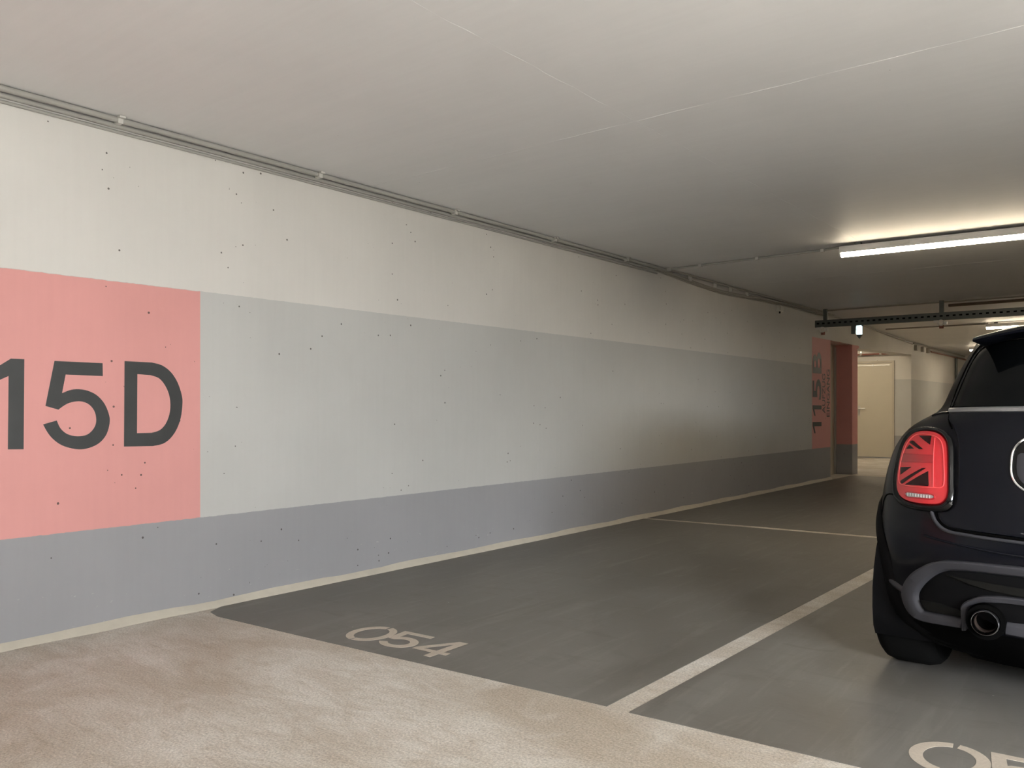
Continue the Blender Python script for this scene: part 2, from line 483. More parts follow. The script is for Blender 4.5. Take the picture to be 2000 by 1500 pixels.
flat_shape('digit_zero', [half_l, half_r], b2, 0.001, M['stencil'], floor)
flat_shape('digit_five', [five], b2, 0.001, M['stencil'], floor)
flat_shape('digit_five', [sh(five, 0.215)], b2, 0.001, M['stencil'], floor)

# ------------------------------------------------ wall number 115D
one = [(1.376, 1.150), (1.376, 1.200), (1.489, 1.281), (1.544, 1.281), (1.541, 0.878), (1.477, 0.880), (1.480, 1.204)]
fiv = [(1.672, 1.279), (1.891, 1.278), (1.892, 1.216), (1.721, 1.218), (1.705, 1.131)] + catmull([(1.705, 1.131), (1.744, 1.147), (1.781, 1.151), (1.823, 1.144), (1.866, 1.122), (1.902, 1.08), (1.923, 1.025), (1.924, 0.986), (1.91, 0.937), (1.881, 0.9), (1.842, 0.878), (1.795, 0.868), (1.749, 0.874), (1.703, 0.891), (1.667, 0.919), (1.642, 0.951), (1.623, 0.988)], 3)[1:] + \
      catmull([(1.682, 1.005), (1.696, 0.972), (1.721, 0.946), (1.753, 0.933), (1.786, 0.93), (1.819, 0.937), (1.844, 0.958), (1.859, 0.987), (1.86, 1.021), (1.85, 1.053), (1.828, 1.079), (1.8, 1.092), (1.772, 1.094), (1.739, 1.087), (1.714, 1.074), (1.689, 1.055)], 3) + [(1.633, 1.072)]
do = [(1.998, 1.293)] + catmull([(2.136, 1.292), (2.19, 1.28), (2.239, 1.246), (2.276, 1.192), (2.299, 1.124), (2.301, 1.076), (2.292, 1.012), (2.27, 0.954), (2.236, 0.908), (2.195, 0.881), (2.141, 0.871)], 3) + [(1.995, 0.874)]
di = [(2.062, 1.231)] + catmull([(2.13, 1.228), (2.174, 1.214), (2.206, 1.18), (2.228, 1.133), (2.236, 1.081), (2.23, 1.029), (2.21, 0.982), (2.179, 0.951), (2.136, 0.938)], 3) + [(2.06, 0.938)]
onwall = lambda p: Vector((0.0012 + p[2], p[0], p[1]))
flat_shape('digit_one', [sh(one, -0.34)], onwall, 0.001, M['letter'], wall_left)
flat_shape('digit_one', [one], onwall, 0.001, M['letter'], wall_left)
flat_shape('digit_five', [fiv], onwall, 0.001, M['letter'], wall_left)
flat_shape('letter_d', [do, di], onwall, 0.001, M['letter'], wall_left)

# ------------------------------------------------ upright lettering by the lift: 115B AUFZUG EINGANG
def wall_text(name, txt, ybase, cap, z0, z1, bold):
    cu = bpy.data.curves.new(name, 'FONT'); cu.body = txt; cu.extrude = 0.0005; cu.offset = bold
    tmp = bpy.data.objects.new('tmp', cu); C.objects.link(tmp)
    dg = bpy.context.evaluated_depsgraph_get()
    me = bpy.data.meshes.new_from_object(tmp.evaluated_get(dg)); bpy.data.objects.remove(tmp)
    xs = [v.co.x for v in me.vertices]; ys = [v.co.y for v in me.vertices]
    ax, bx_, ay, by = min(xs), max(xs), min(ys), max(ys)
    for v in me.vertices:
        v.co = Vector((0.0012 + v.co.z, ybase - (v.co.y - ay) / (by - ay) * cap, z0 + (v.co.x - ax) / (bx_ - ax) * (z1 - z0)))
    me.materials.clear(); me.materials.append(M['letter'])
    o = bpy.data.objects.new(name, me); C.objects.link(o); o.parent = wall_left
def turned(z0, z1): return lambda p: Vector((0.0012 + p[2], 12.32 - (p[1] - 0.878) / 0.403 * 0.385, z0 + (p[0] - 1.376) / 0.168 * (z1 - z0)))
flat_shape('digit_one', [one], turned(0.705, 0.868), 0.001, M['letter'], wall_left)
flat_shape('digit_one', [one], turned(0.955, 1.108), 0.001, M['letter'], wall_left)
wall_text('digit_five', '5', 12.31, 0.375, 1.19, 1.485, 0.02)
wall_text('letter_b', 'B', 12.32, 0.385, 1.570, 1.875, 0.02)
wall_text('lettering', 'AUFZUG', 12.485, 0.13, 0.99, 1.572, 0.006)
wall_text('lettering', 'EINGANG', 12.69, 0.135, 0.935, 1.645, 0.006)

# ------------------------------------------------ lift door in its niche and steel door at the end of the passage
d2 = tag(empty('door_2', (-0.33, 13.27, 0)), kind='structure')
def dpart(par, loc, name, mb, mat):
    o = mb.build(name, mat, par)
    for v in o.data.vertices: v.co -= Vector(loc)
    return o
L2 = (-0.33, 13.27, 0)
dpart(d2, L2, 'door_frame', MB().box((-0.33, 13.50, 0.0), (-0.255, 13.715, 2.03)).box((-0.33, 12.74, 2.03), (-0.255, 13.80, 2.08)).box((-0.33, 12.74, 0.0), (-0.255, 12.84, 2.03)), M['doorframe'])
dpart(d2, L2, 'door_seal', MB().box((-0.33, 13.715, 0.0), (-0.275, 13.745, 2.03)), M['gap'])
dpart(d2, L2, 'door_leaf', MB().box((-0.33, 12.84, 0.005), (-0.305, 13.50, 2.03)), M['steel'])
dpart(d2, L2, 'frame_edge', MB().box((-0.33, 13.745, 0.0), (-0.245, 13.808, 2.05)), M['clip'])

d1 = tag(empty('door_1', (-1.04, 18.9, 0)), kind='structure')
L1 = (-1.04, 18.9, 0)
dpart(d1, L1, 'door_frame', MB().box((-1.46, 18.87, 0.0), (-1.41, 18.99, 2.085)).box((-0.655, 18.87, 0.0), (-0.614, 18.99, 2.085)).box((-1.41, 18.87, 2.045), (-0.655, 18.99, 2.085)), M['doorframe'])
leaf = dpart(d1, L1, 'door_leaf', MB().box((-1.408, 18.895, 0.015), (-0.657, 18.95, 2.04)), M['door'])
h = MB()
h.box((-1.352, 18.885, 0.90), (-1.315, 18.895, 1.12)); h.tube([(-1.333, 18.89, 1.06), (-1.333, 18.84, 1.06), (-1.19, 18.835, 1.06)], 0.011, 8)
dpart(d1, L1, 'door_handle', h, M['steel'])
dpart(d1, L1, 'closer_rail', MB().box((-1.38, 18.875, 1.985), (-0.70, 18.893, 2.003)).box((-1.05, 18.865, 1.975), (-1.03, 18.893, 2.012)), M['steel'])
# ---------------------------------------------------------------- lamps
def place(o, loc):
    for v in o.data.vertices: v.co -= Vector(loc)
def lamp_parts(root, length=1.5):
    L = length
    hs = MB().prism([(-0.045, -0.055), (0.045, -0.055), (0.040, 0.0), (-0.040, 0.0)], 0, 0.0, L)
    hs.build('housing', M['housing'], root)
    prof = [(-0.044, -0.055)] + [(-0.044 * math.cos(a), -0.062 - 0.026 * math.sin(a)) for a in [i * math.pi / 10 for i in range(11)]] + [(0.044, -0.055)]
    MB().prism(prof, 0, 0.012, L - 0.012).build('diffuser', M['diffuser'], root)
    for x in (0.0, L - 0.012):
        MB().prism([(p[0] * 1.04, p[1] * 1.03) for p in prof], 0, x, x + 0.012).build('end_cap', M['housing'], root)
    MB().box((0.40, -0.047, -0.036), (0.55, -0.045, -0.008)).build('rating_label', M['clip'], root)
    for x in (0.12, L - 0.16): MB().box((x, -0.03, 0.0), (x + 0.05, 0.03, 0.0215)).build('mounting_bracket', M['galv'], root)
lamp = empty('ceiling_light', (1.80, 7.29, CEIL - 0.022), math.radians(3.0))
tag(lamp, 'long lit tube lamp on ceiling above the parking bays', 'ceiling light', 'tube ceiling lights')
lamp_parts(lamp)
def lamp_copy(loc, rz, label, neutral=False):
    r = lamp.copy(); C.objects.link(r); r.location = loc; r.rotation_euler = (0, 0, rz); r['label'] = label
    for ch in list(lamp.children):
        c = ch.copy(); C.objects.link(c); c.parent = r
        if neutral and ch.name.startswith('diffuser'):
            c.data = ch.data.copy(); c.data.materials[0] = M['diffuser_added']
    return r
lamp_copy((1.64, 15.38, CEIL - 0.022), math.radians(3.0), 'distant lit tube lamp above the roof of the black car')
near = [lamp_copy((1.80, -1.4, CEIL - 0.022), 0, 'added unseen tube lamp on ceiling over the driving lane, nearer the painted wall', True),  # two out-of-view lamps added to account for the light near the lane
        lamp_copy((3.55, 0.95, CEIL - 0.022), 0, 'added unseen tube lamp on ceiling over the driving lane, right behind the car', True)]
lamp_copy((-2.0, 17.2, CEIL - 0.022), 0, 'tube lamp on ceiling in the passage before the cream door')
lamp_copy((0.45, 21.0, CEIL - 0.022), 0, 'tube lamp on ceiling at the far end of the garage')

# ---------------------------------------------------------------- conduits along the wall
def conduit(name, pts, r, mat, label, clips=(), sub=0, clip_dir=1):
    root = empty(name, pts[0])
    mb = MB(); mb.tube(catmull(pts, sub) if sub else pts, r, 10)
    o = mb.build('pipe', mat, root, True); place(o, pts[0])
    for c in clips:
        k = MB()
        k.box((c[0] - r * 1.5, c[1] - 0.012, c[2] - r * 1.5), (c[0] + r * 1.5, c[1] + 0.012, CEIL - 0.0015))
        k.box((c[0] + r * 1.3, c[1] - 0.014, CEIL - 0.012), (c[0] + r * 1.3 + 0.022, c[1] + 0.014, CEIL - 0.0015))
        q = k.build('clip', M['clip'], root); place(q, pts[0])
    return tag(root, label, 'conduit')
ys = [0.75, 1.94, 3.133, 4.32, 5.522, 6.671]
conduit('electrical_conduit', [(0.062, YB, CEIL - 0.0145), (0.062, 7.44, CEIL - 0.0145)], 0.0135, M['conduit'], 'grey plastic conduit clipped to ceiling beside long painted wall', [(0.062, y, CEIL - 0.0145) for y in ys])
conduit('electrical_conduit', [(0.018, YB, CEIL - 0.030), (0.018, 7.28, CEIL - 0.030)], 0.0125, M['conduit'], 'grey plastic conduit on wall top, middle one of three')
conduit('electrical_conduit', [(0.010, YB, CEIL - 0.056), (0.010, 7.35, CEIL - 0.056)], 0.008, M['conduit'], 'thin grey conduit on wall, lowest of three')
# cables that carry on past the conduit ends, sagging and rising again
cab = [(0.03, 7.3, 2.444), (0.03, 7.49, 2.438), (0.03, 8.06, 2.411), (0.03, 8.69, 2.390), (0.03, 9.1, 2.392), (0.035, 9.7, 2.415), (0.05, 10.5, 2.436), (0.06, 11.5, 2.444), (0.055, 12.4, 2.444), (0.03, 13.6, 2.436), (0.0, 14.7, 2.436), (-0.09, 16.0, 2.428), (-0.17, 17.5, 2.420), (-0.255, 18.88, 2.415)]
def cable(pts, r, label, mat=None):
    o = MB().tube(catmull(pts, 7), r, 8).build('power_cable', mat or M['cable'], None, True)
    return tag(o, label, 'cable')
cable(cab, 0.013, 'thick pale cable sagging from wall top past the conduit ends')
cable([(max(p[0] - 0.018, 0.012) if p[1] < 14 else p[0] - 0.006, p[1], min(p[2] - 0.022 + 0.006 * math.sin(p[1]), 2.43)) for p in cab if p[1] < 13], 0.009, 'thin grey cable hanging just below the thick sagging cable')
cable([(0.085, 7.52, 2.449), (0.085, 8.2, 2.449), (0.08, 9.0, 2.447), (0.085, 9.6, 2.449), (0.09, 10.3, 2.449), (0.09, 12.6, 2.449)], 0.009, 'thin cable clipped tight under ceiling above the sagging cables')
for y in (8.0, 8.62, 9.03, 9.5):
    tag(MB().box((0.028, y - 0.01, 2.405), (0.066, y + 0.01, 2.4595)).build('cable_clip', M['clip']), 'small plastic clip holding the cables under ceiling', 'clip', 'clips on the sagging cables')
# branch to the lamp
br = [(0.092, 7.445, CEIL - 0.012), (0.44, 7.425, CEIL - 0.012), (1.02, 7.405, CEIL - 0.012), (1.62, 7.385, CEIL - 0.012), (1.75, 7.36, CEIL - 0.012), (3.2, 7.40, CEIL - 0.012), (4.9, 7.47, CEIL - 0.012)]
root = conduit('electrical_conduit', br, 0.010, M['conduit'], 'thin conduit crossing ceiling from wall to the tube lamp')
for p in (br[1], br[2], br[3]):
    q = MB().box((p[0] - 0.014, p[1] - 0.018, CEIL - 0.028), (p[0] + 0.014, p[1] + 0.018, CEIL - 0.001)).build('clip', M['clip'], root); place(q, br[0])
q = MB().box((0.078, 7.42, CEIL - 0.034), (0.13, 7.475, CEIL - 0.001)).build('elbow_box', M['conduit'], root); place(q, br[0])
conduit('electrical_conduit', [(0.09, 15.45, CEIL - 0.012), (1.66, 15.47, CEIL - 0.012)], 0.012, M['cable'], 'thin conduit crossing ceiling to the distant tube lamp')
conduit('electrical_conduit', [(0.19, 11.985, CEIL - 0.0115), (2.6, 11.95, CEIL - 0.0115), (5.1, 11.94, CEIL - 0.0115)], 0.010, M['cable'], 'thin conduit on ceiling above the perforated steel rail')
conduit('sprinkler_pipe', [(1.70, 12.2, 2.425), (5.1, 12.15, 2.435)], 0.020, M['brownpipe'], 'thin brownish pipe under ceiling behind the perforated rail')
# junction box on the wall
jb = empty('junction_box', (0.0, 10.62, 2.36))
q = MB().box((0.0, 10.55, 2.325), (0.045, 10.69, 2.40)).build('box_body', M['clip'], jb); place(q, (0, 10.62, 2.36))
q = MB().box((0.045, 10.558, 2.331), (0.052, 10.682, 2.394)).build('lid', M['conduit'], jb); place(q, (0, 10.62, 2.36))
q = MB().tube([(0.02, 10.62, 2.325), (0.02, 10.62, 2.30)], 0.011, 8).build('cable_gland', M['black'], jb); place(q, (0, 10.62, 2.36))
tag(jb, 'small grey junction box on wall under the cables', 'junction box')
# brackets under the far cables
for y in (19.2, 19.8, 20.3):
    tag(MB().box((-0.285, y - 0.05, 2.30), (-0.225, y + 0.05, 2.41)).build('cable_bracket', M['cable']), 'small bracket below the cables on the far wall', 'bracket', 'brackets on the far wall')
cable([(-0.262, 19.0, 2.437), (-0.26, 21.0, 2.432), (-0.255, 24.5, 2.43)], 0.016, 'pale cable along the top of the far wall')
tray = empty('cable_tray', (-0.26, 20.6, 2.36))
for z in (2.37, 2.34):
    q = MB().tube([(-0.265 + (2.37 - z), 20.5, z), (-0.265 + (2.37 - z), 24.5, z)], 0.014, 8).build('tray_wire', M['redpipe'] if z < 2.36 else M['conduit'], tray); place(q, (-0.26, 20.6, 2.36))
tag(tray, 'bundled pipes along the top of the far wall', 'pipes')
dp = MB().tube([(-0.24, 23.3, 2.35), (-0.24, 23.3, 2.0), (-0.24, 23.3, 0.2)], 0.03, 10).build('down_pipe', M['galv'], None, True)
tag(dp, 'dark vertical pipe on the far wall beside the car roof', 'pipe')

# ---------------------------------------------------------------- perforated steel rail hung from the ceiling
RY, RZ0, RZ1, RX0, RX1 = 11.85, 2.208, 2.300, 0.067, 5.1
rail = empty('perforated_rail', (RX0, RY, RZ0))
v = []; f = []
step = 0.075
n = int((RX1 - RX0) / step)
za, zb = RZ0 + 0.040, RZ0 + 0.060
def quad(a, b_, c, d):
    k = len(v); v.extend([a, b_, c, d]); f.append((k, k + 1, k + 2, k + 3))
for i in range(n):
    x0 = RX0 + i * step; xa = x0 + 0.020; xb = x0 + step - 0.020; x1 = x0 + step
    for yy in (RY, RY + 0.003):
        quad((x0, yy, RZ0), (x1, yy, RZ0), (x1, yy, za), (x0, yy, za))
        quad((x0, yy, zb), (x1, yy, zb), (x1, yy, RZ1), (x0, yy, RZ1))
        quad((x0, yy, za), (xa, yy, za), (xa, yy, zb), (x0, yy, zb))
        quad((xb, yy, za), (x1, yy, za), (x1, yy, zb), (xb, yy, zb))
rl = link_mesh('web', v, f, M['galv'], rail); place(rl, (RX0, RY, RZ0))
fl_ = MB().box((RX0, RY, RZ0 - 0.004), (RX1, RY + 0.055, RZ0)).box((RX0, RY, RZ1), (RX1, RY + 0.055, RZ1 + 0.004)).box((RX0 - 0.004, RY - 0.002, RZ0), (RX0, RY + 0.055, RZ1))
q = MB().box((RX0, RY + 0.010, RZ0 + 0.004), (RX1, RY + 0.050, RZ1 - 0.004)).build('slot_shade', M['gap'], rail); place(q, (RX0, RY, RZ0))  # black filler behind the slots, standing for the shade inside the rail
q = fl_.build('channel', M['galv'], rail); place(q, (RX0, RY, RZ0))
for x in (0.20, 1.68, 3.2, 4.7):
    q = MB().box((x - 0.025, RY + 0.008, RZ1), (x + 0.025, RY + 0.050, CEIL)).build('hanger', M['galv'], rail); place(q, (RX0, RY, RZ0))
tag(rail, 'dark perforated steel rail hung from ceiling across the bays', 'rail')
for x in (0.17, 1.68):
    cl = empty('pipe_clamp', (x, RY + 0.02, RZ0))
    q = MB().lathe([(0.026, -0.014), (0.040, -0.014), (0.040, 0.014), (0.026, 0.014), (0.026, -0.014)], (x, RY - 0.015, RZ0 - 0.040), 1, 18).build('ring', M['housing'], cl); place(q, (x, RY + 0.02, RZ0))
    q = MB().box((x - 0.085, RY - 0.020, RZ0 - 0.034), (x - 0.035, RY + 0.02, RZ0 - 0.005)).build('bracket', M['housing'], cl); place(q, (x, RY + 0.02, RZ0))
    q = MB().box((x + 0.035, RY - 0.02, RZ0 - 0.064), (x + 0.072, RY + 0.02, RZ0 - 0.026)).build('clamp_tab', M['housing'], cl); place(q, (x, RY + 0.02, RZ0))
    q = MB().lathe([(0.0, -0.075), (0.026, -0.075), (0.030, -0.03), (0.0, -0.03)], (x, RY + 0.015, RZ0 - 0.035), 2, 12).build('sensor_head', M['redpipe'], cl); place(q, (x, RY + 0.02, RZ0))
    tag(cl, 'small white clamp with red end under the rail beside pink lettering' if x < 1 else 'small white clamp with red end under the rail above the car', 'clamp')
em = empty('emergency_light', (0.66, RY + 0.02, RZ0 - 0.004))
EL = (0.66, RY + 0.02, RZ0 - 0.004)
q = MB().box((0.632, RY - 0.02, RZ0 - 0.135), (0.695, RY + 0.03, RZ0 - 0.012)).build('lit_panel', M['exitlit'], em); place(q, EL)
q = MB().box((0.56, RY - 0.01, RZ0 - 0.12), (0.615, RY + 0.03, RZ0 - 0.004)).box((0.60, RY - 0.01, RZ0 - 0.02), (0.72, RY + 0.03, RZ0 - 0.004)).build('bracket', M['galv'], em); place(q, EL)
q = MB().prism([(0.628, RZ0 - 0.135), (0.702, RZ0 - 0.135), (0.68, RZ0 - 0.17), (0.665, RZ0 - 0.19), (0.65, RZ0 - 0.17)], 1, RY - 0.015, RY + 0.028).build('base', M['galv'], em); place(q, EL)
tag(em, 'small glowing emergency lantern hanging below the perforated rail', 'emergency light')

# red pipe above the cream door
rp = empty('red_pipe', (-2.9, 18.7, 2.22))
q = MB().tube([(-2.95, 18.7, 2.22), (-0.35, 18.7, 2.226)], 0.018, 10).build('pipe', M['redpipe'], rp, True); place(q, (-2.9, 18.7, 2.22))
for x in (-1.24, -0.84):
    q = MB().lathe([(0.019, -0.02), (0.030, -0.02), (0.030, 0.02), (0.019, 0.02), (0.019, -0.02)], (x, 18.7, 2.223), 0, 14).box((x - 0.012, 18.69, 2.24), (x + 0.012, 18.71, CEIL)).build('pipe_clip', M['steel'], rp); place(q, (-2.9, 18.7, 2.22))
tag(rp, 'thin red pipe running above the cream steel door', 'pipe')
# ---------------------------------------------------------------- the car

CARX,CARY=3.97,3.20
# z, half width, rear y, corner length, front y
TAB=[(.13,.80,.24,.36,3.50),(.17,.835,.17,.38,3.58),(.22,.865,.10,.40,3.66),(.28,.886,.045,.43,3.72),(.36,.890,.012,.45,3.78),(.45,.891,.0,.46,3.80),
(.56,.893,.0,.47,3.81),(.64,.893,.014,.47,3.78),(.72,.890,.04,.46,3.72),(.80,.881,.062,.46,3.62),(.88,.860,.082,.45,3.45),
(.94,.832,.10,.44,3.2),(.985,.795,.118,.43,3.0),(1.02,.745,.135,.42,2.85),(1.045,.702,.150,.41,2.78),(1.07,.684,.170,.41,2.72),(1.15,.662,.235,.41,2.56),
(1.23,.638,.305,.41,2.42),(1.30,.612,.368,.41,2.30),(1.345,.592,.402,.42,2.2),(1.375,.565,.43,.46,2.08),(1.395,.50,.48,.52,1.95),(1.408,.36,.60,.5,1.75),(1.412,.14,.85,.3,1.5)]
def itp(z,k):
    T=TAB
    if z<=T[0][0]: return T[0][k]
    if z>=T[-1][0]: return T[-1][k]
    for i in range(len(T)-1):
        if T[i][0]<=z<=T[i+1][0]: break
    def m(j):
        if j==0: return (T[1][k]-T[0][k])/(T[1][0]-T[0][0])
        if j==len(T)-1: return (T[j][k]-T[j-1][k])/(T[j][0]-T[j-1][0])
        a=(T[j][k]-T[j-1][k])/(T[j][0]-T[j-1][0]);b=(T[j+1][k]-T[j][k])/(T[j+1][0]-T[j][0])
        return 0 if a*b<=0 else 2*a*b/(a+b)
    h=T[i+1][0]-T[i][0];t=(z-T[i][0])/h
    return ((2*t**3-3*t*t+1)*T[i][k]+(t**3-2*t*t+t)*h*m(i)+(-2*t**3+3*t*t)*T[i+1][k]+(t**3-t*t)*h*m(i+1))
NE,ME=3.0,2.0
def yrear(x,z):
    w=itp(z,1);r=min(abs(x)/w,.99999)
    return itp(z,2)+itp(z,3)*(1-(1-r**NE)**(1/ME))
car = empty('hatchback_car', (CARX, CARY, 0))
tag(car, 'black hatchback car with red flag-pattern tail lights parked beside bay 054', 'car')

def yfront(x, z):
    w = itp(z, 1); r = min(abs(x) / w, 0.99999)
    return itp(z, 4) - 0.62 * (1 - (1 - r ** 2.6) ** 0.5)
def S(x, z, off=0.0):
    """point on the rear surface, pushed out along the normal"""
    e = 0.004
    dx = (yrear(x + e, z) - yrear(x - e, z)) / (2 * e)
    dz = (yrear(x, z + e) - yrear(x, z - e)) / (2 * e)
    n = Vector((dx, -1.0, dz)).normalized()
    return Vector((x, yrear(x, z), z)) + n * off
def SF(x, z, off=0.0):
    e = 0.004
    dx = (yfront(x + e, z) - yfront(x - e, z)) / (2 * e); dz = (yfront(x, z + e) - yfront(x, z - e)) / (2 * e)
    return Vector((x, yfront(x, z), z)) + Vector((-dx, 1.0, -dz)).normalized() * off

def resample(poly, n):
    L = [0.0]; m = len(poly)
    for i in range(m):
        a, b = poly[i], poly[(i + 1) % m]; L.append(L[-1] + math.hypot(b[0] - a[0], b[1] - a[1]))
    out = []; j = 0
    for k in range(n):
        t = L[-1] * k / n
        while L[j + 1] < t: j += 1
        u = (t - L[j]) / max(L[j + 1] - L[j], 1e-9); a, b = poly[j], poly[(j + 1) % m]
        out.append((a[0] + (b[0] - a[0]) * u, a[1] + (b[1] - a[1]) * u))
    return out
def patch(name, poly, off, mat, parent, depth=0.012, dome=0.0, n=72, rings=9, surf=None, bev=0.0025):
    surf = surf or S
    P = resample(poly, n) if n else list(poly)
    n = len(P)
    cx = (min(p[0] for p in P) + max(p[0] for p in P)) / 2; cz = (min(p[1] for p in P) + max(p[1] for p in P)) / 2
    v = [surf(p[0], p[1], off - depth) for p in P] + [surf(p[0], p[1], off - bev) for p in P]
    f = [(i, (i + 1) % n, n + (i + 1) % n, n + i) for i in range(n)]
    k0 = n
    for r in range(rings):
        s = 1 - (r + (0.12 if r == 0 else 0)) / rings
        k1 = len(v)
        v += [surf(cx + (p[0] - cx) * s, cz + (p[1] - cz) * s, off + dome * (1 - s * s)) for p in P]
        f += [(k0 + i, k0 + (i + 1) % n, k1 + (i + 1) % n, k1 + i) for i in range(n)]
        k0 = k1
    v.append(surf(cx, cz, off + dome)); c = len(v) - 1
    f += [(k0 + i, k0 + (i + 1) % n, c) for i in range(n)]
    return link_mesh(name, v, f, mat, parent, True)
def ring_band(name, outer, inner, off, mat, parent, bulge=0.008, closed=True, steps=6, depth=0.02, flat=False):
    """band between two outlines with matching points"""
    n = len(outer); v = []; f = []
    if flat: prof = [(0.0, -depth), (0.0, off * 0.6), (0.06, off + bulge * 0.6), (0.2, off + bulge), (0.72, off + bulge * 0.35), (0.82, off), (1.0, -depth * 0.3), (1.0, -depth)]
    else: prof = [(0.0, -depth)] + [(t / steps, off + bulge * math.sin(math.pi * t / steps)) for t in range(steps + 1)] + [(1.0, -depth)]
    m = len(prof)
    for i in range(n):
        for t, o in prof:
            x = outer[i][0] + (inner[i][0] - outer[i][0]) * t; z = outer[i][1] + (inner[i][1] - outer[i][1]) * t
            v.append(S(x, z, o))
    for i in range(n if closed else n - 1):
        j = (i + 1) % n
        f += [(i * m + k, i * m + k + 1, j * m + k + 1, j * m + k) for k in range(m - 1)]
    if not closed:
        f.append(list(range(m))); f.append([(n - 1) * m + k for k in range(m)][::-1])
    return link_mesh(name, v, f, mat, parent, True)
def surf_tube(name, pts, r, off, mat, parent, closed=False, sub=6, surf=None):
    surf = surf or S
    c = catmull(pts, sub, closed)
    return MB().tube([surf(p[0], p[1], off) for p in c], r, 8, closed).build(name, mat, parent, True)
def mir(pl): return [(-p[0], p[1]) for p in pl]
def sym(pl):
    """left half (from centre outwards) -> whole open line, left to right"""
    return pl[::-1] + [(-p[0], p[1]) for p in pl[1:]]

# ---- shell: plan outlines stacked by height
AX_R, AX_F, WR = 0.60, 3.095, 0.312
zl = []
z = 0.16
BUMP_TOP = 0.612
levels = [0.13 + (BUMP_TOP - 0.13) * i / 22 for i in range(23)] + [BUMP_TOP + (1.345 - BUMP_TOP) * i / 44 for i in range(1, 45)] + [1.345 + (1.412 - 1.345) * (1 - (1 - i / 14) ** 1.6) for i in range(1, 15)]
def outline(z, off=0.0):
    w = itp(z, 1); pts = []
    NR, NS, NF = 30, 46, 22
    yr_end = itp(z, 2) + itp(z, 3); yf_end = itp(z, 4) - 0.62
    yf_end = max(yf_end, yr_end + 0.05)
    for i in range(NR + 1):
        x = w * min(math.sin(i / NR * math.pi / 2) ** (2 / NE), 0.99999)
        pts.append((x, yrear(x, z)))
    for i in range(1, NS): pts.append((w, yr_end + (yf_end - yr_end) * i / NS))
    for i in range(NF + 1):
        x = w * min(math.cos(i / NF * math.pi / 2) ** (2 / 2.6), 0.99999)
        r = x / w
        pts.append((x, yf_end + (itp(z, 4) - yf_end) * (1 - r ** 2.6) ** 0.5))
    return pts
H = [outline(z) for z in levels]
nh = len(H[0])
def full(pl, z):
    return [(p[0], p[1], z) for p in pl] + [(-p[0], p[1], z) for p in pl[-2:0:-1]]
rows = [full(h, z) for h, z in zip(H, levels)]
nc = len(rows[0])
def grid_obj(name, r0, r1, cols, mat, keep=None, off=0.0):
    v = []; f = []; idx = {}
    def vid(r, c):
        k = (r, c)
        if k not in idx:
            idx[k] = len(v); p = Vector(rows[r][c])
            v.append(p)
        return idx[k]
    for r in range(r0, r1):
        for c in cols:
            d = (c + 1) % nc
            q = [rows[r][c], rows[r][d], rows[r + 1][d], rows[r + 1][c]]
            cx = sum(p[0] for p in q) / 4; cy = sum(p[1] for p in q) / 4; cz = sum(p[2] for p in q) / 4
            if keep and not keep(cx, cy, cz): continue
            f.append((vid(r, c), vid(r, d), vid(r + 1, d), vid(r + 1, c)))
    return link_mesh(name, v, f, mat, car, True)
def not_arch(x, y, z):
    if abs(x) < 0.5: return True
    return all((y - a) ** 2 + (z - WR) ** 2 > 0.365 ** 2 for a in (AX_R, AX_F))
bump_rows = 22
right_cols = list(range(0, 31)); left_cols = [(nc - 1 - i) for i in range(0, 31)]
bump_cols = sorted(set(right_cols + left_cols))
rest_cols = [c for c in range(nc) if c not in bump_cols]
grid_obj('rear_bumper', 7, bump_rows, bump_cols, M['paint'], not_arch)
grid_obj('lower_valance', 0, 7, bump_cols, M['gap'], not_arch)
nrow = len(rows)
v_top = rows[-1]
grid_obj('sill', 0, 5, rest_cols, M['black'], not_arch)
body = grid_obj('body_side', 5, bump_rows, rest_cols, M['paint'], not_arch)
body2 = grid_obj('body_shell', bump_rows, nrow - 1, list(range(nc)), M['paint'])
# roof cap
link_mesh('roof', list(rows[-1]) + [(0, 1.2, 1.4125)], [(i, (i + 1) % nc, nc) for i in range(nc)], M['paint'], car, True)
link_mesh('underbody', [(p[0] * 0.97, p[1] + (0.03 if p[1] < 2 else -0.03), 0.155) for p in rows[1]] + [(0, 1.9, 0.155)], [(i, (i + 1) % nc, nc) for i in range(nc)], M['black'], car)
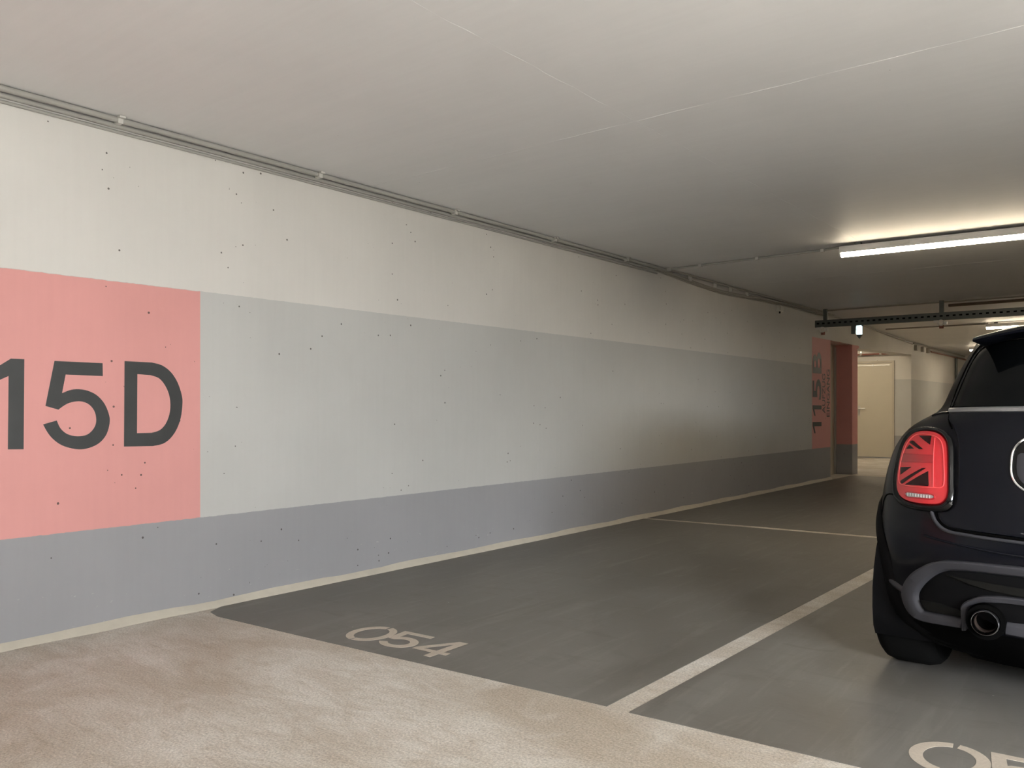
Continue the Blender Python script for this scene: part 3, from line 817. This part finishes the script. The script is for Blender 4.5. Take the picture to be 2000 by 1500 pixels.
# wheel housings (inner liners) and plastic arch trims
for ay in (AX_R, AX_F):
    for s in (-1, 1):
        l = MB(); n = 20; v = []; f = []
        for i in range(n + 1):
            a = math.radians(-28 + 236 * i / n)
            for x in (0.50, 0.872):
                v.append((s * x, ay + 0.372 * math.cos(a), max(WR + 0.372 * math.sin(a), 0.17)))
        for i in range(n): f.append((2 * i, 2 * i + 1, 2 * i + 3, 2 * i + 2))
        k = len(v); v += [(s * 0.50, ay, WR)]
        f += [(2 * i, 2 * i + 2, k) for i in range(n)]
        link_mesh('wheel_housing', v, f, M['black'], car, True)
        # arch trim follows the flank
        v = []; f = []
        prof = [(0.352, -0.02), (0.352, 0.012), (0.362, 0.018), (0.392, 0.014), (0.412, 0.004), (0.414, -0.012)]
        for i in range(n * 2 + 1):
            a = math.radians(-24 + 228 * i / (2 * n))
            for r, o in prof:
                yy = ay + r * math.cos(a); zz = WR + r * math.sin(a)
                w_ = itp(zz, 1)
                ye = itp(zz, 2) + itp(zz, 3)
                if yy < ye:
                    q = min(max((ye - yy) / itp(zz, 3), 0), 0.9999); w_ *= (1 - q ** ME) ** (1 / NE)
                yf = itp(zz, 4) - 0.62
                if yy > yf:
                    q = min((yy - yf) / 0.62, 0.9999); w_ *= (1 - q ** 2) ** (1 / 2.6)
                v.append((s * (w_ + o), yy, zz))
        m = len(prof)
        for i in range(n * 2):
            f += [(i * m + k, i * m + k + 1, (i + 1) * m + k + 1, (i + 1) * m + k) for k in range(m - 1)]
        link_mesh('arch_trim', v, f, M['black'], car, True)
        # wheel
        wc = (s * 0.785, ay, WR)
        wh = empty('wheel', wc); wh.parent = car
        T = MB().lathe([(0.215, -0.095), (0.25, -0.108), (0.285, -0.108), (0.303, -0.092), (WR, -0.06), (WR, 0.06), (0.303, 0.092), (0.285, 0.108), (0.25, 0.108), (0.215, 0.095), (0.215, -0.095)], (0, 0, 0), 0, 44)
        T.build('tyre', M['tyre'], wh, True)
        R = MB().lathe([(0.215, -0.094), (0.205, -0.094), (0.195, -0.04), (0.195, 0.04), (0.205, 0.094), (0.215, 0.094)], (0, 0, 0), 0, 40)
        for k in range(5):
            a = 2 * math.pi * k / 5
            for d in (-0.10, 0.10):
                R.tube([(s * 0.055, 0.04 * math.cos(a), 0.04 * math.sin(a)), (s * 0.07, 0.205 * math.cos(a + d), 0.205 * math.sin(a + d))], [0.022, 0.016], 8)
        R.build('rim', M['rim'], wh)
        MB().lathe([(0.0, s * 0.085), (0.035, s * 0.085), (0.05, s * 0.06), (0.05, 0.0), (0.0, 0.0)], (0, 0, 0), 0, 20).build('hub', M['rim'], wh, True)

# ---- tailgate
hl = [(0.0, 1.046), (-0.30, 1.044), (-0.55, 1.040), (-0.612, 1.036), (-0.604, 1.012), (-0.580, 0.992), (-0.562, 0.960), (-0.552, 0.925), (-0.547, 0.835), (-0.545, 0.76), (-0.549, 0.715), (-0.568, 0.690), (-0.604, 0.678),
      (-0.602, 0.658), (-0.574, 0.640), (-0.513, 0.6345), (-0.41, 0.6305), (-0.337, 0.6275), (0.0, 0.6235)]
hatch_poly = hl + [(-p[0], p[1]) for p in hl[-2:0:-1]]
hatch = patch('tailgate', hatch_poly, 0.010, M['paint'], car, depth=0.016, n=220, rings=26, bev=0.004)
low = [(0.0, 0.6185), (-0.337, 0.6225), (-0.41, 0.6255), (-0.513, 0.629), (-0.576, 0.634), (-0.608, 0.653), (-0.622, 0.684)]
surf_tube('panel_gap', sym(low), 0.0045, 0.0005, M['gap'], hatch)
# bumper shelf just below the gap, its highlight put in as grey colour
shelf = [(0.0, 0.602), (-0.337, 0.607), (-0.513, 0.613), (-0.585, 0.620), (-0.622, 0.645), (-0.640, 0.678)]
sh_out = sym(shelf); sh_in = [(p[0] * 0.985, p[1] + 0.010) for p in sh_out]
shc = catmull(sh_out, 5); shi = catmull(sh_in, 5)
ring_band('ledge_highlight', shc, shi, 0.006, M['skirt'], car, bulge=0.004, closed=False)
# pressed crease across the bumper
surf_tube('bumper_crease', sym([(0.0, 0.560), (-0.337, 0.567), (-0.50, 0.578), (-0.60, 0.588), (-0.66, 0.596)]), 0.005, -0.001, M['paint'], car)
# gaps beside the lamps
for s in (1, -1):
    k = lambda pl: [(p[0] * s, p[1]) for p in pl]
    surf_tube('panel_gap', k([(-0.613, 1.036), (-0.604, 1.010), (-0.588, 0.985)]), 0.003, 0.002, M['gap'], car)
    surf_tube('panel_gap', k([(-0.790, 0.722), (-0.815, 0.724), (-0.840, 0.716), (-0.856, 0.690), (-0.864, 0.640), (-0.868, 0.612)]), 0.003, 0.0, M['gap'], car)
    surf_tube('shoulder_trim', k([(-0.690, 1.031), (-0.655, 1.040), (-0.618, 1.044)]), 0.006, 0.001, M['gloss'], car)
# satin strip under the rear window
strip = [(0.0, 1.062), (-0.30, 1.061), (-0.50, 1.058), (-0.612, 1.054)]
st_o = catmull(sym(strip), 8); st_i = [(p[0], p[1] - 0.016) for p in st_o]
ring_band('window_strip', st_o, st_i, 0.012, M['satin'], hatch, bulge=0.003, closed=False)
# rear window
gl = [(0.0, 1.318), (-0.40, 1.316), (-0.500, 1.306), (-0.540, 1.285), (-0.562, 1.245), (-0.580, 1.18), (-0.592, 1.12), (-0.604, 1.068), (-0.596, 1.061), (-0.50, 1.0625), (-0.30, 1.065), (0.0, 1.066)]
win = patch('rear_window', gl + [(-p[0], p[1]) for p in gl[-2:0:-1]], 0.008, M['glass'], hatch, depth=0.012, n=200, rings=22)
go = [(0.0, 1.324), (-0.40, 1.322), (-0.505, 1.311), (-0.548, 1.288), (-0.570, 1.246), (-0.588, 1.18), (-0.600, 1.12), (-0.612, 1.064)]
surf_tube('window_seal', sym(go), 0.0045, 0.004, M['gloss'], win)
surf_tube('pillar_gap', [(-0.622, 1.052), (-0.614, 1.12), (-0.603, 1.18), (-0.588, 1.245), (-0.568, 1.295), (-0.54, 1.325)], 0.003, 0.001, M['gap'], car)
surf_tube('pillar_gap', mir([(-0.622, 1.052), (-0.614, 1.12), (-0.603, 1.18), (-0.588, 1.245), (-0.568, 1.295), (-0.54, 1.325)]), 0.003, 0.001, M['gap'], car)
# wiper
wp = MB().tube([S(0.0, 1.09, 0.03), S(-0.10, 1.095, 0.032), S(-0.27, 1.115, 0.022)], [0.010, 0.007, 0.004], 8)
wp.lathe([(0.0, -0.02), (0.02, -0.02), (0.02, 0.02), (0.0, 0.02)], tuple(S(0, 1.09, 0.014)), 1, 14)
wp.build('rear_wiper', M['black'], hatch, True)
# roof spoiler
v = []; f = []; n = 40
for i in range(n + 1):
    x = -0.548 + 1.096 * i / n; t = abs(x) / 0.548
    drop = 0.056 * t ** 2.2
    yb = 0.300 + 0.075 * t ** 2.2
    z0 = 1.380 - drop
    v += [(x * 0.96, yb + 0.26, 1.409 - drop * 1.1), (x, yb + 0.10, 1.399 - drop), (x, yb + 0.012, z0 + 0.006), (x, yb, z0 - 0.004), (x, yb + 0.008, z0 - 0.016 + 0.008 * t ** 3), (x * 0.97, yb + 0.16, 1.345 - drop * 0.7)]
for i in range(n): f += [(i * 6 + k, i * 6 + k + 1, i * 6 + k + 7, i * 6 + k + 6) for k in range(5)]
f.append([0, 1, 2, 3, 4, 5]); f.append([n * 6 + k for k in range(6)][::-1])
spo = link_mesh('roof_spoiler', v, f, M['paint'], car, True)
MB().box((-0.13, 0.302, 1.370), (0.13, 0.318, 1.376)).build('brake_light', M['lensdark'], spo)
# number plate recess with chrome surround
def sup(a, b, n_, cz, cnt=96):
    out = []
    for i in range(cnt):
        t = 2 * math.pi * i / cnt
        c, s = math.cos(t), math.sin(t)
        out.append((a * math.copysign(abs(c) ** (2 / n_), c), cz + b * math.copysign(abs(s) ** (2 / n_), s)))
    return out
rec = patch('plate_recess', sup(0.378, 0.128, 3.0, 0.868), 0.0115, M['gloss'], hatch, depth=0.004, n=120, rings=10)
pb = [(p[0], min(p[1], 0.905)) for p in sup(0.366, 0.116, 3.0, 0.868)]
patch('plate_panel', pb, 0.0130, M['skirt'], rec, depth=0.003, n=120, rings=10)
surf_tube('chrome_ring', [p for p in sup(0.380, 0.130, 3.0, 0.868, 72)], 0.0042, 0.012, M['chrome'], hatch, True, 2)
pl = [(-0.26, 0.790), (0.26, 0.790), (0.26, 0.900), (-0.26, 0.900)]
patch('number_plate', pl, 0.020, M['plate'], hatch, depth=0.006, n=80, rings=3)
MB().box((-0.24, 0.045, 0.925), (0.24, 0.075, 0.945)).build('tailgate_handle', M['chrome'], hatch)

# ---- tail lights
lens_o = [(-0.683, 0.969), (-0.635, 0.964), (-0.608, 0.947), (-0.593, 0.921), (-0.586, 0.862), (-0.582, 0.79), (-0.580, 0.758), (-0.586, 0.732), (-0.608, 0.713), (-0.653, 0.707), (-0.714, 0.708), (-0.750, 0.718), (-0.771, 0.737), (-0.781, 0.77), (-0.781, 0.816), (-0.774, 0.879), (-0.760, 0.927), (-0.729, 0.959)]
bez_o = [(-0.684, 0.985), (-0.628, 0.981), (-0.590, 0.962), (-0.571, 0.927), (-0.564, 0.862), (-0.560, 0.79), (-0.557, 0.755), (-0.563, 0.715), (-0.590, 0.689), (-0.645, 0.682), (-0.722, 0.684), (-0.768, 0.697), (-0.791, 0.720), (-0.800, 0.765), (-0.800, 0.816), (-0.791, 0.883), (-0.776, 0.940), (-0.738, 0.975)]
inner = [(-0.687, 0.955), (-0.643, 0.951), (-0.615, 0.936), (-0.602, 0.903), (-0.595, 0.847), (-0.592, 0.789), (-0.600, 0.771), (-0.626, 0.767), (-0.682, 0.764), (-0.744, 0.765), (-0.766, 0.775), (-0.770, 0.818), (-0.762, 0.871), (-0.747, 0.919), (-0.722, 0.948)]
flag = [[(-0.703, 0.949), (-0.651, 0.951), (-0.650, 0.918)], [(-0.734, 0.929), (-0.721, 0.930), (-0.673, 0.901), (-0.690, 0.900), (-0.738, 0.922)], [(-0.748, 0.898), (-0.735, 0.915), (-0.711, 0.900)],
        [(-0.766, 0.829), (-0.712, 0.834), (-0.763, 0.800)], [(-0.656, 0.834), (-0.670, 0.833), (-0.762, 0.777), (-0.752, 0.767)], [(-0.647, 0.824), (-0.643, 0.770), (-0.737, 0.767)]]
def lens_off(x, z, o):
    # the lens bulges over its outline
    d = max(0.0, 1 - ((abs(x) - 0.68) / 0.105) ** 2) * max(0.0, 1 - ((z - 0.84) / 0.14) ** 2)
    return o + 0.010 * d
for s in (1, -1):
    k = (lambda pl: [(p[0], p[1]) for p in pl]) if s == 1 else mir
    tl = empty('tail_light', (s * -0.68, yrear(-0.68, 0.84), 0.84)); tl.parent = car
    org = Vector(tl.location)
    def SL(x, z, o=0.0): return S(x, z, lens_off(x, z, o)) - org
    def SB(x, z, o=0.0): return S(x, z, o) - org
    bo = catmull(k(bez_o), 5, True); lo = catmull(k(lens_o), 5, True)
    b_ = ring_band('bezel', bo, lo, 0.006, M['gloss'], tl, bulge=0.012, steps=8)
    for vv in b_.data.vertices: vv.co -= org
    lens = patch('lens', catmull(k(lens_o), 4, True), 0.010, M['lens'], tl, depth=0.012, n=90, rings=12, surf=SL)
    rim_ = catmull(k(inner), 4, True)
    MB().tube([SL(p[0], p[1], 0.0108) for p in rim_], 0.0022, 6, True).build('lens_rim', M['lensedge'], lens, True)
    for poly in flag:
        patch('flag_panel', k(poly), 0.0112, M['lensflag'], lens, depth=0.002, n=36, rings=3, surf=SL, bev=0.0004)
    patch('cross_band', k([(-0.759, 0.881), (-0.632, 0.883), (-0.629, 0.854), (-0.765, 0.848)]), 0.0110, M['lensdark'], lens, depth=0.002, n=40, rings=3, surf=SL, bev=0.0004)
    MB().tube([SL(*p, 0.011) for p in catmull(k([(-0.637, 0.945), (-0.631, 0.86), (-0.627, 0.769)]), 8)], 0.0016, 6).build('light_guide', M['lensedge'], lens, True)
    rev = k([(-0.735, 0.733), (-0.727, 0.7405), (-0.68, 0.7415), (-0.634, 0.742), (-0.622, 0.735), (-0.633, 0.727), (-0.68, 0.725), (-0.725, 0.7235)])
    MB().tube([SL(p[0], p[1], 0.010) for p in catmull(rev, 4, True)], 0.003, 6, True).build('reverse_lamp_rim', M['lensdark'], lens, True)
    rl_ = patch('reverse_lamp', rev, 0.0118, M['clear'], lens, depth=0.003, n=50, rings=4, surf=SL)
    for i in range(9):
        x = s * (-0.722 + 0.0105 * i)
        MB().tube([SL(x, 0.728, 0.012), SL(x, 0.738, 0.012)], 0.0014, 5).build('prism_rib', M['chrome'], lens)

# ---- bumper skirt: grey band, dark insert, exhaust
so = [(0.0, 0.536), (-0.17, 0.536), (-0.336, 0.535), (-0.484, 0.530), (-0.560, 0.524), (-0.596, 0.517), (-0.641, 0.497), (-0.685, 0.464), (-0.718, 0.425), (-0.734, 0.390), (-0.738, 0.360), (-0.728, 0.322), (-0.706, 0.294), (-0.672, 0.283), (-0.60, 0.288), (-0.528, 0.294)]
si = [(0.0, 0.499), (-0.17, 0.499), (-0.336, 0.498), (-0.484, 0.494), (-0.548, 0.488), (-0.579, 0.481), (-0.613, 0.461), (-0.645, 0.430), (-0.664, 0.405), (-0.675, 0.385), (-0.679, 0.365), (-0.675, 0.345), (-0.666, 0.327), (-0.650, 0.320), (-0.59, 0.323), (-0.524, 0.327)]
tail_o = [(0.528, 0.294), (0.34, 0.297), (0.0, 0.299), (-0.20, 0.299), (-0.388, 0.302)]
tail_i = [(0.524, 0.331), (0.34, 0.343), (0.0, 0.345), (-0.20, 0.345), (-0.386, 0.342)]
ro = so[::-1] + [(-p[0], p[1]) for p in so[1:-1]] + tail_o
ri = si[::-1] + [(-p[0], p[1]) for p in si[1:-1]] + tail_i
skirt = ring_band('bumper_skirt', catmull(ro, 9), catmull(ri, 9), 0.014, M['skirt'], car, bulge=0.010, closed=False, depth=0.01, flat=True)
ins = [(p[0], p[1]) for p in si]
ins_poly = ins + [(-0.30, 0.345), (0.0, 0.345)]
patch('bumper_insert', ins_poly + [(-p[0], p[1]) for p in ins_poly[-2:0:-1]], 0.002, M['black'], skirt, depth=0.008, n=200, rings=10)
up = [(-0.578, 0.4705), (-0.48, 0.466), (-0.34, 0.459), (0.0, 0.457), (0.0, 0.436), (-0.336, 0.436), (-0.439, 0.440), (-0.50, 0.450)]
patch('insert_plate', up[:4] + [(-p[0], p[1]) for p in up[2::-1]] + [(-p[0], p[1]) for p in up[:3:-1]] + up[5:], 0.010, M['insert'], skirt, depth=0.010, n=120, rings=5)
patch('insert_plate', [(-0.672, 0.358), (-0.60, 0.362), (-0.524, 0.352), (-0.524, 0.330), (-0.60, 0.326), (-0.655, 0.324)], 0.008, M['insert'], skirt, depth=0.010, n=60, rings=4)
ao = [(-0.529, 0.285), (-0.527, 0.34), (-0.522, 0.378), (-0.485, 0.407), (-0.439, 0.422), (-0.336, 0.430), (0.0, 0.431)]
ai = [(-0.512, 0.285), (-0.508, 0.335), (-0.500, 0.366), (-0.468, 0.390), (-0.425, 0.398), (-0.336, 0.404), (0.0, 0.405)]
ao += [(0.336, 0.430), (0.50, 0.422)]; ai += [(0.336, 0.404), (0.50, 0.398)]
ring_band('exhaust_surround', catmull(ao, 6), catmull(ai, 6), 0.012, M['skirt'], skirt, bulge=0.006, closed=False, flat=True)
ex = empty('exhaust', (-0.448, 0.0, 0.332)); ex.parent = car
MB().lathe([(0.034, 0.30), (0.034, 0.01), (0.036, -0.018), (0.040, -0.026), (0.0445, -0.020), (0.0445, 0.30)], (0, 0.02, 0), 1, 36).build('tailpipe', M['chrome'], ex, True)
MB().lathe([(0.0, 0.12), (0.0335, 0.12), (0.0335, 0.004)], (0, 0.01, 0), 1, 30).build('pipe_bore', M['bore'], ex, True)
MB().lathe([(0.0, 0.05), (0.062, 0.05), (0.060, 0.012), (0.046, 0.012), (0.046, 0.05)], (0, 0.0, 0), 1, 36).build('cutout_dark_disc', M['gap'], ex, True)  # black disc put in for the dark of the cut-out behind the pipe
# corner fins beside the skirt
for s in (1, -1):
    fin = [(-0.742, 0.388), (-0.775, 0.398), (-0.81, 0.415), (-0.845, 0.440)]
    fin2 = [(-0.744, 0.366), (-0.778, 0.373), (-0.815, 0.388), (-0.850, 0.408)]
    k = (lambda pl: pl) if s == 1 else mir
    ring_band('corner_fin', catmull(k(fin), 5), catmull(k(fin2), 5), 0.004, M['skirt'], car, bulge=0.006, closed=False)

# ---- side windows, doors, mirrors, front
def flank(s, pts, off):
    return [Vector((s * (itp(p[1], 1) + off), p[0], p[1])) for p in pts]
for s in (1, -1):
    poly = resample([(0.80, 1.10), (2.05, 1.075), (2.12, 1.10), (1.93, 1.315), (0.86, 1.325), (0.80, 1.30)], 80)
    cx, cz = 1.45, 1.2; v = []; f = []; n = 80
    for r in range(6):
        q = 1 - r / 6; v += flank(s, [(cx + (p[0] - cx) * q, cz + (p[1] - cz) * q) for p in poly], 0.006 if r else 0.001)
    v += flank(s, [(cx, cz)], 0.006)
    for r in range(5): f += [(r * n + i, r * n + (i + 1) % n, (r + 1) * n + (i + 1) % n, (r + 1) * n + i) for i in range(n)]
    f += [(5 * n + i, 5 * n + (i + 1) % n, 6 * n) for i in range(n)]
    link_mesh('side_window', v, f, M['glass'], car, True)
    door = [(1.02, 1.07), (1.02, 0.45), (1.10, 0.30), (2.30, 0.30), (2.38, 0.6), (2.2, 1.04)]
    MB().tube(flank(s, catmull(door, 6), 0.0), 0.004, 6).build('door_gap', M['gap'], car, True)
    MB().tube(flank(s, [(1.10, 0.93), (1.16, 0.932), (1.25, 0.93)], 0.022), 0.012, 8).build('door_handle', M['chrome'], car, True)
    mr = MB().lathe([(0.0, -0.09), (0.06, -0.075), (0.085, -0.03), (0.085, 0.01), (0.0, 0.02)], (s * 0.86, 2.18, 1.10), 1, 20)
    mr.tube([(s * 0.70, 2.20, 1.06), (s * 0.80, 2.19, 1.08)], 0.025, 8)
    mr.build('door_mirror', M['gloss'], car, True)
    hp = [(s * -0.60 + 0.12 * math.cos(2 * math.pi * i / 40), 0.72 + 0.115 * math.sin(2 * math.pi * i / 40)) for i in range(40)]
    patch('headlight', hp, 0.012, M['clear'], car, depth=0.02, dome=0.02, n=40, rings=6, surf=SF)
patch('grille', sup(0.44, 0.11, 3.2, 0.56), 0.010, M['gloss'], car, depth=0.02, n=90, rings=6, surf=SF)
wsf = [(0.58, 1.085), (0.50, 1.30), (0.42, 1.33), (-0.42, 1.33), (-0.50, 1.30), (-0.58, 1.085)]
patch('windscreen', wsf, 0.006, M['glass'], car, depth=0.01, n=120, rings=10, surf=SF)
